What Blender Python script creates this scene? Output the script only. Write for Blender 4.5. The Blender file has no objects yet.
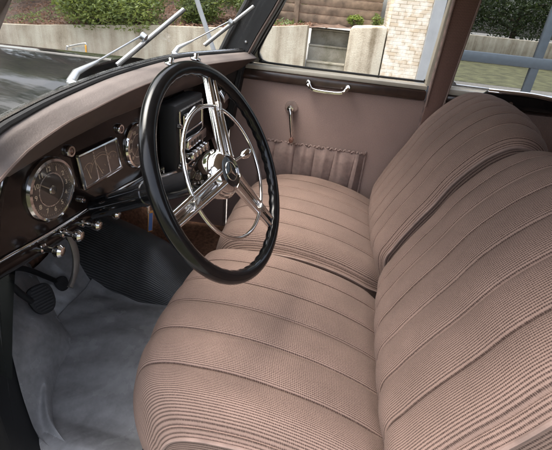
import bpy, bmesh, math, random
from mathutils import Vector, Matrix
random.seed(7)
S=bpy.context.scene; COL=S.collection
PI=math.pi; rad=math.radians
# ---------------------------------------------------------------- camera
cd=bpy.data.cameras.new('camera'); cam=bpy.data.objects.new('camera',cd); COL.objects.link(cam)
cr=Vector((0.195909,-0.976647,0.088203)); cu=Vector((0.441961,0.168230,0.881118)); cf=Vector((0.875380,0.133637,-0.464598))
M=Matrix((cr,cu,-cf)).transposed().to_4x4(); M.translation=Vector((-1.01714,-0.11799,1.10430)); cam.matrix_world=M
cd.sensor_fit='HORIZONTAL'; cd.sensor_width=36; cd.lens=36*396.06/552; cd.shift_y=-15/552
cd.clip_start=.02; cd.clip_end=500; S.camera=cam
# ---------------------------------------------------------------- light
SUN_EL,SUN_AZ=rad(68),rad(350)      # azimuth from +Y clockwise
W=bpy.data.worlds.new('World'); S.world=W; W.use_nodes=True
nt=W.node_tree; bg=nt.nodes['Background']; sk=nt.nodes.new('ShaderNodeTexSky'); sk.sky_type='NISHITA'; sk.sun_disc=False
sk.sun_elevation=SUN_EL; sk.sun_rotation=SUN_AZ; sk.dust_density=5; sk.air_density=.8; sk.ozone_density=.3
hs=nt.nodes.new('ShaderNodeHueSaturation'); hs.inputs['Saturation'].default_value=.55; nt.links.new(sk.outputs[0],hs.inputs['Color']); nt.links.new(hs.outputs[0],bg.inputs[0]); bg.inputs[1].default_value=.15
sd=bpy.data.lights.new('sun','SUN'); sd.energy=.6; sd.angle=rad(42); sd.color=(1,.94,.86)
so=bpy.data.objects.new('sun',sd); COL.objects.link(so)
sdir=Vector((math.sin(SUN_AZ)*math.cos(SUN_EL),math.cos(SUN_AZ)*math.cos(SUN_EL),math.sin(SUN_EL)))
so.rotation_euler=sdir.to_track_quat('Z','Y').to_euler(); so.location=(0,0,20)
S.view_settings.view_transform='Standard'; S.view_settings.look='None'; S.view_settings.gamma=1; S.view_settings.exposure=2.35
S.cycles.max_bounces=10; S.cycles.transparent_max_bounces=16; S.cycles.diffuse_bounces=5; S.cycles.glossy_bounces=5
# ---------------------------------------------------------------- materials
def nmat(name):
    m=bpy.data.materials.new(name); m.use_nodes=True; t=m.node_tree; return m,t,t.nodes['Principled BSDF']
def node(t,k,**kw):
    n=t.nodes.new(k)
    for a,b in kw.items():
        if a.startswith('i_'): n.inputs[int(a[2:]) if a[2:].isdigit() else a[2:].replace('_',' ')].default_value=b
        else: setattr(n,a,b)
    return n
def math_(t,op,a,b=None):
    n=t.nodes.new('ShaderNodeMath'); n.operation=op
    for i,v in enumerate((a,b)):
        if v is None: continue
        if isinstance(v,(int,float)): n.inputs[i].default_value=v
        else: t.links.new(v,n.inputs[i])
    return n.outputs[0]
def ramp(t,fac,stops):
    r=t.nodes.new('ShaderNodeValToRGB'); e=r.color_ramp.elements
    while len(e)<len(stops): e.new(.5)
    for el,(p,c) in zip(e,stops): el.position=p; el.color=(*c,1)
    t.links.new(fac,r.inputs[0]); return r.outputs[0]
def bump(t,b,h,strength=.3,dist=.001):
    n=node(t,'ShaderNodeBump'); n.inputs['Strength'].default_value=strength; n.inputs['Distance'].default_value=dist
    t.links.new(h,n.inputs['Height']); t.links.new(n.outputs[0],b.inputs['Normal'])
def noise(t,vec,scale,detail=4,rough=.55,mapscale=None):
    n=node(t,'ShaderNodeTexNoise'); n.inputs['Scale'].default_value=scale; n.inputs['Detail'].default_value=detail; n.inputs['Roughness'].default_value=rough
    if mapscale:
        mp=node(t,'ShaderNodeMapping'); mp.inputs['Scale'].default_value=mapscale; t.links.new(vec,mp.inputs[0]); vec=mp.outputs[0]
    t.links.new(vec,n.inputs['Vector']); return n.outputs['Fac']
def obj_co(t): return node(t,'ShaderNodeTexCoord').outputs['Object']
def uv_co(t): return node(t,'ShaderNodeTexCoord').outputs['UV']
def simple(name,c,rough=.5,metal=0,spread=.25,scale=20,bumps=0,bscale=200,coat=0,spec=.5):
    m,t,b=nmat(name); co=obj_co(t); n=noise(t,co,scale)
    lo=tuple(x*(1-spread) for x in c); hi=tuple(min(1,x*(1+spread)) for x in c)
    t.links.new(ramp(t,n,[(.3,lo),(.7,hi)]),b.inputs['Base Color'])
    b.inputs['Roughness'].default_value=rough; b.inputs['Metallic'].default_value=metal; b.inputs['Coat Weight'].default_value=coat
    b.inputs['Coat Roughness'].default_value=.05; b.inputs['Specular IOR Level'].default_value=spec
    if bumps: bump(t,b,noise(t,co,bscale),bumps,.001)
    return m
def rib_mat(name,light,dark,pitch,weave=.0027,depth=.0009):
    m,t,b=nmat(name); uv=uv_co(t); sx=node(t,'ShaderNodeSeparateXYZ'); t.links.new(uv,sx.inputs[0])
    wob=noise(t,uv,9,2); u=math_(t,'ADD',sx.outputs[0],math_(t,'MULTIPLY',wob,.0012))
    s=math_(t,'SINE',math_(t,'MULTIPLY',u,2*PI/pitch)); s01=math_(t,'ADD',math_(t,'MULTIPLY',s,.5),.5)
    w=math_(t,'SINE',math_(t,'MULTIPLY',sx.outputs[1],2*PI/weave)); w01=math_(t,'ADD',math_(t,'MULTIPLY',w,.5),.5)
    n=noise(t,uv,480,4,.85); n2=noise(t,uv,9,6,.65)
    h=math_(t,'ADD',math_(t,'MULTIPLY',s01,.62),math_(t,'ADD',math_(t,'MULTIPLY',w01,.24),math_(t,'MULTIPLY',math_(t,'SUBTRACT',n,.32),1.35)))
    c=ramp(t,h,[(.30,dark),(.78,light),(1.1,tuple(min(1,x*1.1) for x in light))])
    mx=node(t,'ShaderNodeMix',data_type='RGBA',blend_type='MULTIPLY'); mx.inputs[0].default_value=1
    t.links.new(c,mx.inputs[6]); t.links.new(ramp(t,n2,[(.3,(.84,.83,.82)),(.7,(1.08,1.06,1.05))]),mx.inputs[7])
    t.links.new(mx.outputs[2],b.inputs['Base Color'])
    b.inputs['Roughness'].default_value=.95; b.inputs['Specular IOR Level'].default_value=.15
    b.inputs['Sheen Weight'].default_value=.06; b.inputs['Sheen Roughness'].default_value=.5; b.inputs['Sheen Tint'].default_value=(.9,.75,.7,1)
    bump(t,b,h,.8,depth); return m
def cloth_mat(name,a,bb,pitch=.005,diag=True):
    m,t,b=nmat(name); co=obj_co(t); sx=node(t,'ShaderNodeSeparateXYZ'); t.links.new(co,sx.inputs[0])
    y=sx.outputs[1]; z=sx.outputs[2]
    p=math_(t,'ADD',y,z) if diag else y; q=math_(t,'SUBTRACT',y,z) if diag else z
    s=math_(t,'MULTIPLY',math_(t,'SINE',math_(t,'MULTIPLY',p,2*PI/pitch)),math_(t,'SINE',math_(t,'MULTIPLY',q,2*PI/pitch*.75)))
    n=noise(t,co,300,3); n2=noise(t,co,5,3)
    h=math_(t,'ADD',math_(t,'ADD',math_(t,'MULTIPLY',s,.28),.25),math_(t,'ADD',math_(t,'MULTIPLY',n,.35),math_(t,'MULTIPLY',n2,.2)))
    t.links.new(ramp(t,h,[(.2,bb),(.8,a)]),b.inputs['Base Color']); b.inputs['Roughness'].default_value=.92; b.inputs['Specular IOR Level'].default_value=.2
    b.inputs['Sheen Weight'].default_value=.15
    bump(t,b,h,.5,.0006); return m
MT={}
MT['seat']=rib_mat('ribbed_seat_cloth',(.245,.172,.143),(.052,.033,.027),.0035)
MT['gusset']=rib_mat('ribbed_gusset_cloth',(.21,.148,.122),(.05,.032,.026),.0060)
MT['pipe']=simple('piping_cloth',(.20,.14,.118),.9,bumps=.4,bscale=700)
MT['door']=cloth_mat('brown_door_cloth',(.40,.285,.245),(.13,.085,.072),.0085)
MT['pillar']=cloth_mat('brown_pillar_cloth',(.22,.13,.105),(.065,.036,.03),.0085)
MT['pocket']=simple('pocket_cloth',(.24,.168,.145),.9,spread=.15,scale=60,bumps=.5,bscale=600)
MT['headliner']=simple('headliner_cloth',(.42,.34,.29),.95,bumps=.3,bscale=400)
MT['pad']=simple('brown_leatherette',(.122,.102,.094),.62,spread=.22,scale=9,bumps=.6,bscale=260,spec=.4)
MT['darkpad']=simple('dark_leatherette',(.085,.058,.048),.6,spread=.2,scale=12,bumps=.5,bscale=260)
MT['dash']=simple('brown_lacquer',(.012,.0075,.0065),.14,spread=.15,scale=30,coat=0,spec=.3)
MT['blackgloss']=simple('black_gloss',(.008,.008,.009),.12,spread=.2,coat=.5)
MT['sillblack']=simple('sill_black',(.005,.005,.005),.75,spread=.3)
MT['blackmatte']=simple('black_matte',(.012,.012,.013),.55,spread=.3,bumps=.2)
MT['rimblack']=simple('black_bakelite',(.0045,.0045,.005),.16,spread=.3,scale=60,bumps=.04,bscale=60,spec=.35)
MT['rubber']=simple('black_rubber',(.012,.012,.0125),.7,spread=.3,bumps=.2)
MT['chrome']=simple('chrome',(.72,.7,.68),.09,metal=1,spread=.08,scale=35,bumps=.04,bscale=90)
MT['satin']=simple('satin_chrome',(.6,.57,.54),.24,metal=1,spread=.12,scale=60,bumps=.08,bscale=150)
MT['alu']=simple('grey_aluminium',(.42,.43,.44),.28,metal=.85,spread=.1)
MT['ledge']=simple('cream_ledge',(.42,.38,.31),.4,spread=.12,scale=14)
MT['wood']=simple('dark_brown_moulding',(.04,.022,.016),.3,spread=.35,scale=30,coat=.3)
MT['paint']=simple('black_car_paint',(.008,.009,.009),.06,spread=.1,spec=.25)
MT['greymetal']=simple('grey_painted_metal',(.16,.15,.14),.35,metal=.3,spread=.2)
MT['dial']=simple('dark_brown_dial',(.06,.046,.038),.4,spread=.15)
MT['cream']=simple('cream_marking',(.62,.52,.38),.6,spread=.05)
MT['creamdim']=simple('dim_cream_marking',(.33,.26,.19),.6,spread=.05)
MT['blue']=simple('blue_enamel',(.03,.09,.25),.3,spread=.2)
MT['brass']=simple('brass',(.55,.36,.14),.3,metal=1,spread=.1)
MT['fire']=simple('brown_fibreboard',(.16,.075,.038),.75,spread=.5,scale=22,bumps=.4,bscale=120)
MT['carpet']=simple('brown_carpet',(.17,.085,.05),.95,spread=.5,scale=70,bumps=.8,bscale=500)
MT['screw']=simple('steel_screw',(.5,.5,.5),.3,metal=1)
MT['lens']=simple('red_brown_lens',(.12,.05,.035),.1,spread=.2,coat=1)
for k_ in ('chrome','satin','rimblack','dash','paint','blackgloss'):
    t=MT[k_].node_tree; b=t.nodes['Principled BSDF']; co=obj_co(t); base=b.inputs['Roughness'].default_value
    n=noise(t,co,25,6,.7); n2=noise(t,co,300,3,.8)
    t.links.new(ramp(t,math_(t,'ADD',math_(t,'MULTIPLY',n,.6),math_(t,'MULTIPLY',n2,.4)),[(.38,(base*.75,)*3),(.56,(base*1.25,)*3),(.72,(base*2+.04,)*3)]),b.inputs['Roughness'])
# vinyl mat
m,t,b=nmat('grey_vinyl_mat'); co=obj_co(t); n=noise(t,co,7,6,.6); n2=noise(t,co,55,4,.6)
t.links.new(ramp(t,math_(t,'ADD',math_(t,'MULTIPLY',n,.7),math_(t,'MULTIPLY',n2,.3)),[(.3,(.17,.168,.168)),(.7,(.38,.376,.375))]),b.inputs['Base Color'])
t.links.new(ramp(t,n,[(.3,(.17,)*3),(.7,(.33,)*3)]),b.inputs['Roughness']); bump(t,b,math_(t,'ADD',noise(t,co,16,4),math_(t,'MULTIPLY',n2,.25)),.3,.003); MT['mat']=m
# ribbed rubber tunnel
m,t,b=nmat('ribbed_black_rubber'); uv=uv_co(t); sx=node(t,'ShaderNodeSeparateXYZ'); t.links.new(uv,sx.inputs[0])
s=math_(t,'ADD',math_(t,'MULTIPLY',math_(t,'SINE',math_(t,'MULTIPLY',sx.outputs[0],2*PI/.0068)),.5),.5)
nn=noise(t,uv,12,4); t.links.new(ramp(t,math_(t,'ADD',math_(t,'MULTIPLY',s,.5),math_(t,'MULTIPLY',nn,.5)),[(.25,(.018,.018,.018)),(.8,(.11,.11,.11))]),b.inputs['Base Color'])
b.inputs['Roughness'].default_value=.36; bump(t,b,math_(t,'ADD',s,math_(t,'MULTIPLY',nn,1.2)),.8,.0012); MT['tunnel']=m
# glass
def glass(name,tint,refl,maxr=1.0,rough=0.0,mult=1.5):
    m=bpy.data.materials.new(name); m.use_nodes=True; t=m.node_tree; t.nodes.clear()
    o=node(t,'ShaderNodeOutputMaterial'); tr=node(t,'ShaderNodeBsdfTransparent'); tr.inputs[0].default_value=(*tint,1)
    g=node(t,'ShaderNodeBsdfGlossy'); g.inputs['Roughness'].default_value=rough; g.inputs[0].default_value=(.95,.97,1,1)
    lw=node(t,'ShaderNodeLayerWeight'); lw.inputs[0].default_value=.5; fr_=math_(t,'ADD',math_(t,'MULTIPLY',math_(t,'POWER',lw.outputs['Facing'],5.0),.9),.05); mx=node(t,'ShaderNodeMixShader')
    f=math_(t,'MINIMUM',math_(t,'ADD',math_(t,'MULTIPLY',fr_,mult),refl),maxr); t.links.new(f,mx.inputs[0])
    t.links.new(tr.outputs[0],mx.inputs[1]); t.links.new(g.outputs[0],mx.inputs[2]); t.links.new(mx.outputs[0],o.inputs[0]); return m
MT['glass']=glass('window_glass',(.96,.98,.96),-.02,mult=.5)
def dusty(m):
    t=m.node_tree; o=[n for n in t.nodes if n.type=='OUTPUT_MATERIAL'][0]; src=o.inputs[0].links[0].from_socket
    d=node(t,'ShaderNodeBsdfDiffuse'); d.inputs[0].default_value=(.75,.73,.68,1); mx=node(t,'ShaderNodeMixShader'); co=obj_co(t)
    n=noise(t,co,5,5,.65); n2=noise(t,co,160,2,.7)
    f=math_(t,'ADD',math_(t,'MULTIPLY',math_(t,'POWER',n,3.0),.035),math_(t,'MULTIPLY',math_(t,'POWER',n2,6.0),.18)); t.links.new(math_(t,'MINIMUM',f,.12),mx.inputs[0])
    t.links.new(src,mx.inputs[1]); t.links.new(d.outputs[0],mx.inputs[2]); t.links.new(mx.outputs[0],o.inputs[0])
dusty(MT['glass'])
MT['dialglass']=glass('dial_glass',(.97,.97,.97),-.02)
MT['garageglass']=glass('garage_glass',(.18,.21,.22),.33)
def concrete(name,a,bb,stain,streak=True,zs=.35):
    m,t,b=nmat(name); co=obj_co(t); n=noise(t,co,2.2,6,.65); n2=noise(t,co,3.2,5,.6,(1,1.7,zs*.35)) if streak else noise(t,co,4,5); n3=noise(t,co,60,5,.7)
    f=math_(t,'ADD',math_(t,'MULTIPLY',n,.35),math_(t,'ADD',math_(t,'MULTIPLY',n2,.5),math_(t,'MULTIPLY',n3,.15)))
    t.links.new(ramp(t,f,[(.36,stain),(.48,bb),(.6,a)]),b.inputs['Base Color']); b.inputs['Roughness'].default_value=.9
    bump(t,b,math_(t,'ADD',n3,n),.5,.02); return m
MT['conc']=concrete('weathered_concrete',(.52,.48,.39),(.37,.32,.245),(.16,.125,.08))
MT['step']=concrete('mossy_concrete',(.46,.43,.36),(.33,.30,.24),(.14,.14,.08),False)
MT['render']=simple('grey_render',(.27,.28,.29),.85,spread=.08,scale=6,bumps=.2,bscale=60)
MT['frameblue']=simple('blue_grey_frame',(.04,.052,.066),.4,spread=.1)
MT['plank']=simple('weathered_timber',(.17,.12,.085),.85,spread=.5,scale=7,bumps=.5,bscale=40)
MT['soil']=simple('leaf_litter_soil',(.10,.062,.045),.95,spread=.6,scale=14,bumps=1,bscale=30)
MT['gravel']=simple('grey_gravel',(.17,.16,.145),.9,spread=.35,scale=30,bumps=.8,bscale=80)
MT['bark']=simple('bark',(.09,.06,.04),.9,spread=.5,scale=20,bumps=.8,bscale=30)
def leafm(name,a,bb,c):
    m,t,b=nmat(name); co=obj_co(t); n=noise(t,co,2.5,3); n2=noise(t,co,40,2)
    t.links.new(ramp(t,math_(t,'ADD',math_(t,'MULTIPLY',n,.5),math_(t,'MULTIPLY',n2,.5)),[(.35,c),(.5,bb),(.62,a)]),b.inputs['Base Color'])
    b.inputs['Roughness'].default_value=.6; b.inputs['Subsurface Weight'].default_value=0
    tr=node(t,'ShaderNodeBsdfTranslucent'); tr.inputs[0].default_value=(*[x*1.5 for x in a],1); mx=node(t,'ShaderNodeMixShader'); mx.inputs[0].default_value=.3
    o=t.nodes['Material Output']; t.links.new(b.outputs[0],mx.inputs[1]); t.links.new(tr.outputs[0],mx.inputs[2]); t.links.new(mx.outputs[0],o.inputs[0]); return m
MT['leaf']=leafm('conifer_needles',(.19,.23,.05),(.09,.13,.03),(.02,.035,.012))
MT['leafdark']=leafm('dark_leaves',(.06,.085,.025),(.03,.05,.016),(.012,.02,.008))
MT['leaflight']=leafm('light_weeds',(.22,.28,.05),(.12,.17,.03),(.06,.08,.02))
MT['dryleaf']=leafm('dry_leaves',(.26,.14,.08),(.15,.075,.045),(.06,.035,.022))
# brick pillar (pale split stone)
m,t,b=nmat('pale_split_stone'); co=obj_co(t); mp=node(t,'ShaderNodeMapping'); mp.inputs['Rotation'].default_value=(0,0,0)
sx=node(t,'ShaderNodeSeparateXYZ'); t.links.new(co,sx.inputs[0]); cb=node(t,'ShaderNodeCombineXYZ'); t.links.new(sx.outputs[1],cb.inputs[0]); t.links.new(sx.outputs[2],cb.inputs[1])
bt=node(t,'ShaderNodeTexBrick'); t.links.new(cb.outputs[0],bt.inputs[0]); bt.inputs['Scale'].default_value=1; bt.inputs['Brick Width'].default_value=.16; bt.inputs['Row Height'].default_value=.045
bt.inputs['Mortar Size'].default_value=.005; bt.inputs['Mortar Smooth'].default_value=.6; bt.inputs['Color1'].default_value=(.56,.49,.40,1); bt.inputs['Color2'].default_value=(.5,.38,.25,1); bt.inputs['Mortar'].default_value=(.33,.27,.19,1)
bt.inputs['Bias'].default_value=-.3
n=noise(t,co,9,4); mx=node(t,'ShaderNodeMix',data_type='RGBA'); t.links.new(ramp(t,n,[(.45,(0,0,0)),(.62,(1,1,1))]),mx.inputs[0]); t.links.new(bt.outputs[0],mx.inputs[6]); mx.inputs[7].default_value=(.66,.61,.53,1)
t.links.new(mx.outputs[2],b.inputs['Base Color']); b.inputs['Roughness'].default_value=.9; bump(t,b,math_(t,'ADD',n,bt.outputs['Fac']),.5,-.01); MT['stone']=m
# ---------------------------------------------------------------- helpers
def tag(o,label=None,cat=None,group=None,kind=None):
    if label: o['label']=label
    if cat: o['category']=cat
    if group: o['group']=group
    if kind: o['kind']=kind
    return o
def thing(name,label,cat,loc=(0,0,0),group=None):
    o=bpy.data.objects.new(name,None); COL.objects.link(o); o.location=loc; o.empty_display_size=.1
    return tag(o,label,cat,group)
def finish(name,bm,mat,parent=None,smooth=True,label=None,angle=40):
    me=bpy.data.meshes.new(name); bm.normal_update(); bm.to_mesh(me); bm.free()
    if smooth:
        me.polygons.foreach_set('use_smooth',[True]*len(me.polygons))
        me.set_sharp_from_angle(angle=rad(angle))
    me.materials.append(MT[mat] if isinstance(mat,str) else mat)
    o=bpy.data.objects.new(name,me); COL.objects.link(o)
    if parent:
        o.parent=parent
        p=Vector((0,0,0)); q=parent
        while q: p+=q.location; q=q.parent
        o.location=-p
    if label: o['label']=label
    return o
def B(): return bmesh.new()
def grid(bm,f,nu,nv,uvf=None,closeu=False,closev=False):
    uvl=bm.loops.layers.uv.verify() if uvf else None
    V=[[bm.verts.new(f(i/(nu if closeu else nu-1) if nu>1 else 0,j/(nv if closev else nv-1))) for j in range(nv)] for i in range(nu)]
    for i in range(nu if closeu else nu-1):
        for j in range(nv if closev else nv-1):
            a=(i,j),((i+1)%nu,j),((i+1)%nu,(j+1)%nv),(i,(j+1)%nv)
            try: fc=bm.faces.new([V[p][q] for p,q in a])
            except ValueError: continue
            if uvf:
                b_=(i,j),(i+1,j),(i+1,j+1),(i,j+1)
                for lp,(p,q) in zip(fc.loops,b_):
                    lp[uvl].uv=uvf(p/(nu if closeu else nu-1),q/(nv if closev else nv-1))
    return V
def crom(P,n):
    P=[Vector(p) for p in P]; out=[]
    for i in range(len(P)-1):
        p0=P[max(i-1,0)];p1=P[i];p2=P[i+1];p3=P[min(i+2,len(P)-1)]
        for k in range(n):
            s=k/n; out.append(.5*((2*p1)+(p2-p0)*s+(2*p0-5*p1+4*p2-p3)*s*s+(3*p1-p0-3*p2+p3)*s**3))
    out.append(P[-1]); return out
def tube(bm,P,r,seg=10,closed=False,cap=True,flat=1.0,up=None):
    P=[Vector(p) for p in P]; n=len(P); rs=r if isinstance(r,(list,tuple)) else [r]*n; prev=None; rings=[]
    for i,p in enumerate(P):
        if closed: tn=P[(i+1)%n]-P[i-1]
        else: tn=P[min(i+1,n-1)]-P[max(i-1,0)]
        tn.normalize()
        if up is not None: a=(Vector(up)-tn*Vector(up).dot(tn)).normalized()
        elif prev is None: a=tn.orthogonal().normalized()
        else: a=(prev-tn*prev.dot(tn)).normalized()
        prev=a; c=tn.cross(a)
        rings.append([bm.verts.new(p+a*rs[i]*math.cos(2*PI*k/seg)+c*rs[i]*flat*math.sin(2*PI*k/seg)) for k in range(seg)])
    for i in range(n if closed else n-1):
        A=rings[i];Bq=rings[(i+1)%n]
        for k in range(seg): bm.faces.new((A[k],A[(k+1)%seg],Bq[(k+1)%seg],Bq[k]))
    if cap and not closed:
        bm.faces.new(rings[0][::-1]); bm.faces.new(rings[-1])
def frame(n,up=(0,0,1)):
    n=Vector(n).normalized(); u=Vector(up); u=(u-n*u.dot(n)).normalized(); return u.cross(n),u,n   # x,y,z
def lathe(bm,prof,o,n,seg=32,up=(0,0,1)):
    X,Y,Z=frame(n,up if abs(Vector(n).normalized().dot(Vector(up)))<.98 else (0,1,0)); o=Vector(o); rings=[]
    for r,z in prof:
        if r<1e-6: rings.append([bm.verts.new(o+Z*z)])
        else: rings.append([bm.verts.new(o+Z*z+X*r*math.cos(2*PI*k/seg)+Y*r*math.sin(2*PI*k/seg)) for k in range(seg)])
    for a,b in zip(rings,rings[1:]):
        for k in range(seg):
            k2=(k+1)%seg
            if len(a)==1 and len(b)==1: continue
            if len(a)==1: bm.faces.new((a[0],b[k],b[k2]))
            elif len(b)==1: bm.faces.new((a[k],b[0],a[k2]))
            else: bm.faces.new((a[k],b[k],b[k2],a[k2]))
def box(bm,lo,hi,bev=0,X=None,o=(0,0,0)):
    """axis box lo..hi, optionally in frame X=(x,y,z vectors) with origin o"""
    vs=[]
    for c in [(0,0,0),(1,0,0),(1,1,0),(0,1,0),(0,0,1),(1,0,1),(1,1,1),(0,1,1)]:
        p=Vector([lo[k] if not c[k] else hi[k] for k in range(3)])
        if X: p=X[0]*p.x+X[1]*p.y+X[2]*p.z+Vector(o)
        vs.append(bm.verts.new(p))
    fs=[bm.faces.new([vs[i] for i in q]) for q in ((0,3,2,1),(4,5,6,7),(0,1,5,4),(1,2,6,5),(2,3,7,6),(3,0,4,7))]
    if bev:
        es=list({e for f in fs for e in f.edges})
        bmesh.ops.bevel(bm,geom=es,offset=bev,segments=2,affect='EDGES',profile=.5)
def prism(bm,pts,d,bev=0):
    """polygon pts (3D, planar) extruded by vector d"""
    d=Vector(d); a=[bm.verts.new(Vector(p)) for p in pts]; b=[bm.verts.new(Vector(p)+d) for p in pts]; n=len(a)
    fs=[bm.faces.new(a[::-1]),bm.faces.new(b)]+[bm.faces.new((a[i],a[(i+1)%n],b[(i+1)%n],b[i])) for i in range(n)]
    bmesh.ops.recalc_face_normals(bm,faces=fs)
    if bev: bmesh.ops.bevel(bm,geom=list({e for f in fs for e in f.edges}),offset=bev,segments=2,affect='EDGES',profile=.5)
def lerp(x,tab):
    if x<=tab[0][0]: return tab[0][1]
    for (a,p),(b,q) in zip(tab,tab[1:]):
        if x<=b: return p+(q-p)*(x-a)/(b-a)
    return tab[-1][1]
def smooth_tab(x,tab):
    for i in range(len(tab)-1):
        if x<=tab[i+1][0] or i==len(tab)-2:
            (x0,y0),(x1,y1)=tab[i],tab[i+1]; s=min(max((x-x0)/(x1-x0),0),1)
            m0=(tab[i+1][1]-tab[i-1][1])/(tab[i+1][0]-tab[i-1][0])*(x1-x0) if i else (y1-y0)
            m1=(tab[i+2][1]-tab[i][1])/(tab[i+2][0]-tab[i][0])*(x1-x0) if i<len(tab)-2 else (y1-y0)
            return (2*s**3-3*s*s+1)*y0+(s**3-2*s*s+s)*m0+(-2*s**3+3*s*s)*y1+(s**3-s*s)*m1
def text(name,body,size,o,n,mat,parent,up=(0,0,1),ext=.0003):
    cu_=bpy.data.curves.new(name,'FONT'); cu_.body=body; cu_.size=size; cu_.align_x='CENTER'; cu_.align_y='CENTER'; cu_.extrude=ext
    tmp=bpy.data.objects.new('tmp_text',cu_); COL.objects.link(tmp); bpy.context.view_layer.update()
    me=bpy.data.meshes.new_from_object(tmp.evaluated_get(bpy.context.evaluated_depsgraph_get())); bpy.data.objects.remove(tmp)
    bm=B(); bm.from_mesh(me); X,Y,Z=frame(n,up)
    for v in bm.verts: v.co=Vector(o)+X*v.co.x+Y*v.co.y+Z*v.co.z
    bpy.data.meshes.remove(me)
    return bm if parent is False else finish(name,bm,mat,parent,smooth=False)
def leaves(bm,center,R,n,size,seedoff=0,droop=.2,flat=1.0):
    """leaf clumps through an uneven volume"""
    c=Vector(center)
    lob=[(Vector((random.gauss(0,1),random.gauss(0,1),random.gauss(0,1))).normalized(),random.uniform(.55,1.1)) for _ in range(11)]
    for _ in range(n):
        l,s=random.choice(lob); d=Vector((random.gauss(0,1),random.gauss(0,1),random.gauss(0,1))).normalized()
        p=l*.6*s+d*(.5*random.random()**.4); p=c+Vector((p.x*R[0],p.y*R[1],p.z*R[2]))
        a=Vector((random.gauss(0,1),random.gauss(0,1),random.gauss(0,.6)-droop)).normalized()*size*random.uniform(.6,1.5); b_=a.orthogonal().normalized(); b_.rotate(Matrix.Rotation(random.uniform(0,6.28),3,a)); b_*=size*random.uniform(.25,.5)
        vs=[bm.verts.new(p-a*.5),bm.verts.new(p+b_*.5),bm.verts.new(p+a*.5),bm.verts.new(p-b_*.5)]; bm.faces.new(vs)
# ================================================================= SETTING
def floorz(x,y): return .09
bm=B(); grid(bm,lambda u,v:(-60+120*u,-60+120*v,-.42),2,2); tag(finish('ground',bm,'gravel',smooth=False),kind='structure')
# concrete retaining wall: parapet slopes down forward
def walltop(y): return smooth_tab(y,[(-.6,.93),(.04,.885),(.62,.845),(1.75,.70),(2.9,.625),(4.4,.49),(5.3,.405),(14,-.0)])
WX=5.0
bm=B(); ys=[.62+ (14-.62)*i/30 for i in range(31)]
prism(bm,[(WX,y,-.42) for y in (.62,14)]+[(WX,y,walltop(y)) for y in ys[::-1]],(.24,0,0))
tag(finish('retaining_wall',bm,'conc',smooth=False),'long stained concrete retaining wall beyond the bonnet, left of the steps','wall')
bm=B(); prism(bm,[(WX-.02,.03,-.42),(WX-.02,.03,.86),(WX-.02,-.02,.885),(WX-.02,-.46,.925),(WX-.02,-.46,-.42)],(1.4,0,0),.02)
tag(finish('retaining_wall',bm,'conc'),'short concrete wall block between the garden steps and the pale stone wall','wall')
# steps
st=thing('garden_steps','mossy concrete garden steps rising between two concrete walls','steps',(5.3,.33,-.42))
zz=[-.1,.12,.34,.56,.775]
for k,z in enumerate(zz):
    x0=5.02+k*.13; bm=B(); box(bm,(x0,.035,-.42 if k==0 else zz[k-1]-.02),(6.0,.6185,z),.012); finish('step',bm,'step',st)
    bm=B(); box(bm,(x0-.02,.04,z+.001),(x0+.24,.618,z+.028),.006); finish('tread',bm,'step',st)
# bank behind
bm=B()
def bankf(u,v):
    y=-.4+15*u; x=5.24+7*v; z0=walltop(max(y,.04))-.03; f_=smooth_tab(max(.9,min(2.4,y)),[(.9,.0),(1.5,.25),(2.0,.9),(2.4,1.0)]) if v<.18 else 1; return (x,y,z0+.42*v*7*.55*f_+.06*math.sin(9*y+5*x)*min(1,v*6))
grid(bm,bankf,70,30); tag(finish('bank',bm,'soil'),kind='structure')
bm=B()
for _ in range(14000):
    y=random.uniform(-.3,9); v=random.random()**1.3*.4; p=Vector(bankf((y+.4)/15,v)); 
    if y<.65 and v<.3: continue
    a=Vector((random.gauss(0,1),random.gauss(0,1),random.gauss(0,.4))).normalized()*.022; c=a.orthogonal().normalized()*.013; p.z+=random.uniform(.005,.05)
    bm.faces.new([bm.verts.new(p-a),bm.verts.new(p+c),bm.verts.new(p+a),bm.verts.new(p-c)])
tag(finish('leaf_litter',bm,'dryleaf',smooth=False),'red brown dry leaves lying on the bank above the wall','leaf litter',kind='stuff')
bm=B()
for _ in range(5200):
    y=random.uniform(.8,9); v=random.random()*.3; g_=math.sin(y*3.1+v*9)*math.sin(y*1.7+2)
    if g_<.05: continue
    p=Vector(bankf((y+.4)/15,v)); a=Vector((random.gauss(0,.6),random.gauss(0,.6),random.uniform(.3,1))).normalized()*.035; c=a.orthogonal().normalized()*.012; p.z+=random.uniform(.02,.09)
    bm.faces.new([bm.verts.new(p-a),bm.verts.new(p+c),bm.verts.new(p+a),bm.verts.new(p-c)])
tag(finish('ground_cover',bm,'leaf',smooth=False),'patchy green ground cover among the dry leaves on the bank','ground cover',kind='stuff')
# timber retaining boards above steps
tb=thing('timber_retaining_wall','weathered horizontal timber boards set into the bank above the steps','timber wall',(6.0,.3,.8))
for k in range(5):
    bm=B(); box(bm,(6.02,-.38,.855+k*.125),(6.08,1.7,.972+k*.125),.01); finish('board',bm,'plank',tb)
for yy in (.9,1.6):
    bm=B(); box(bm,(5.96,yy,.7),(6.017,yy+.08,1.38),.01); finish('post',bm,'plank',tb)
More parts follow.
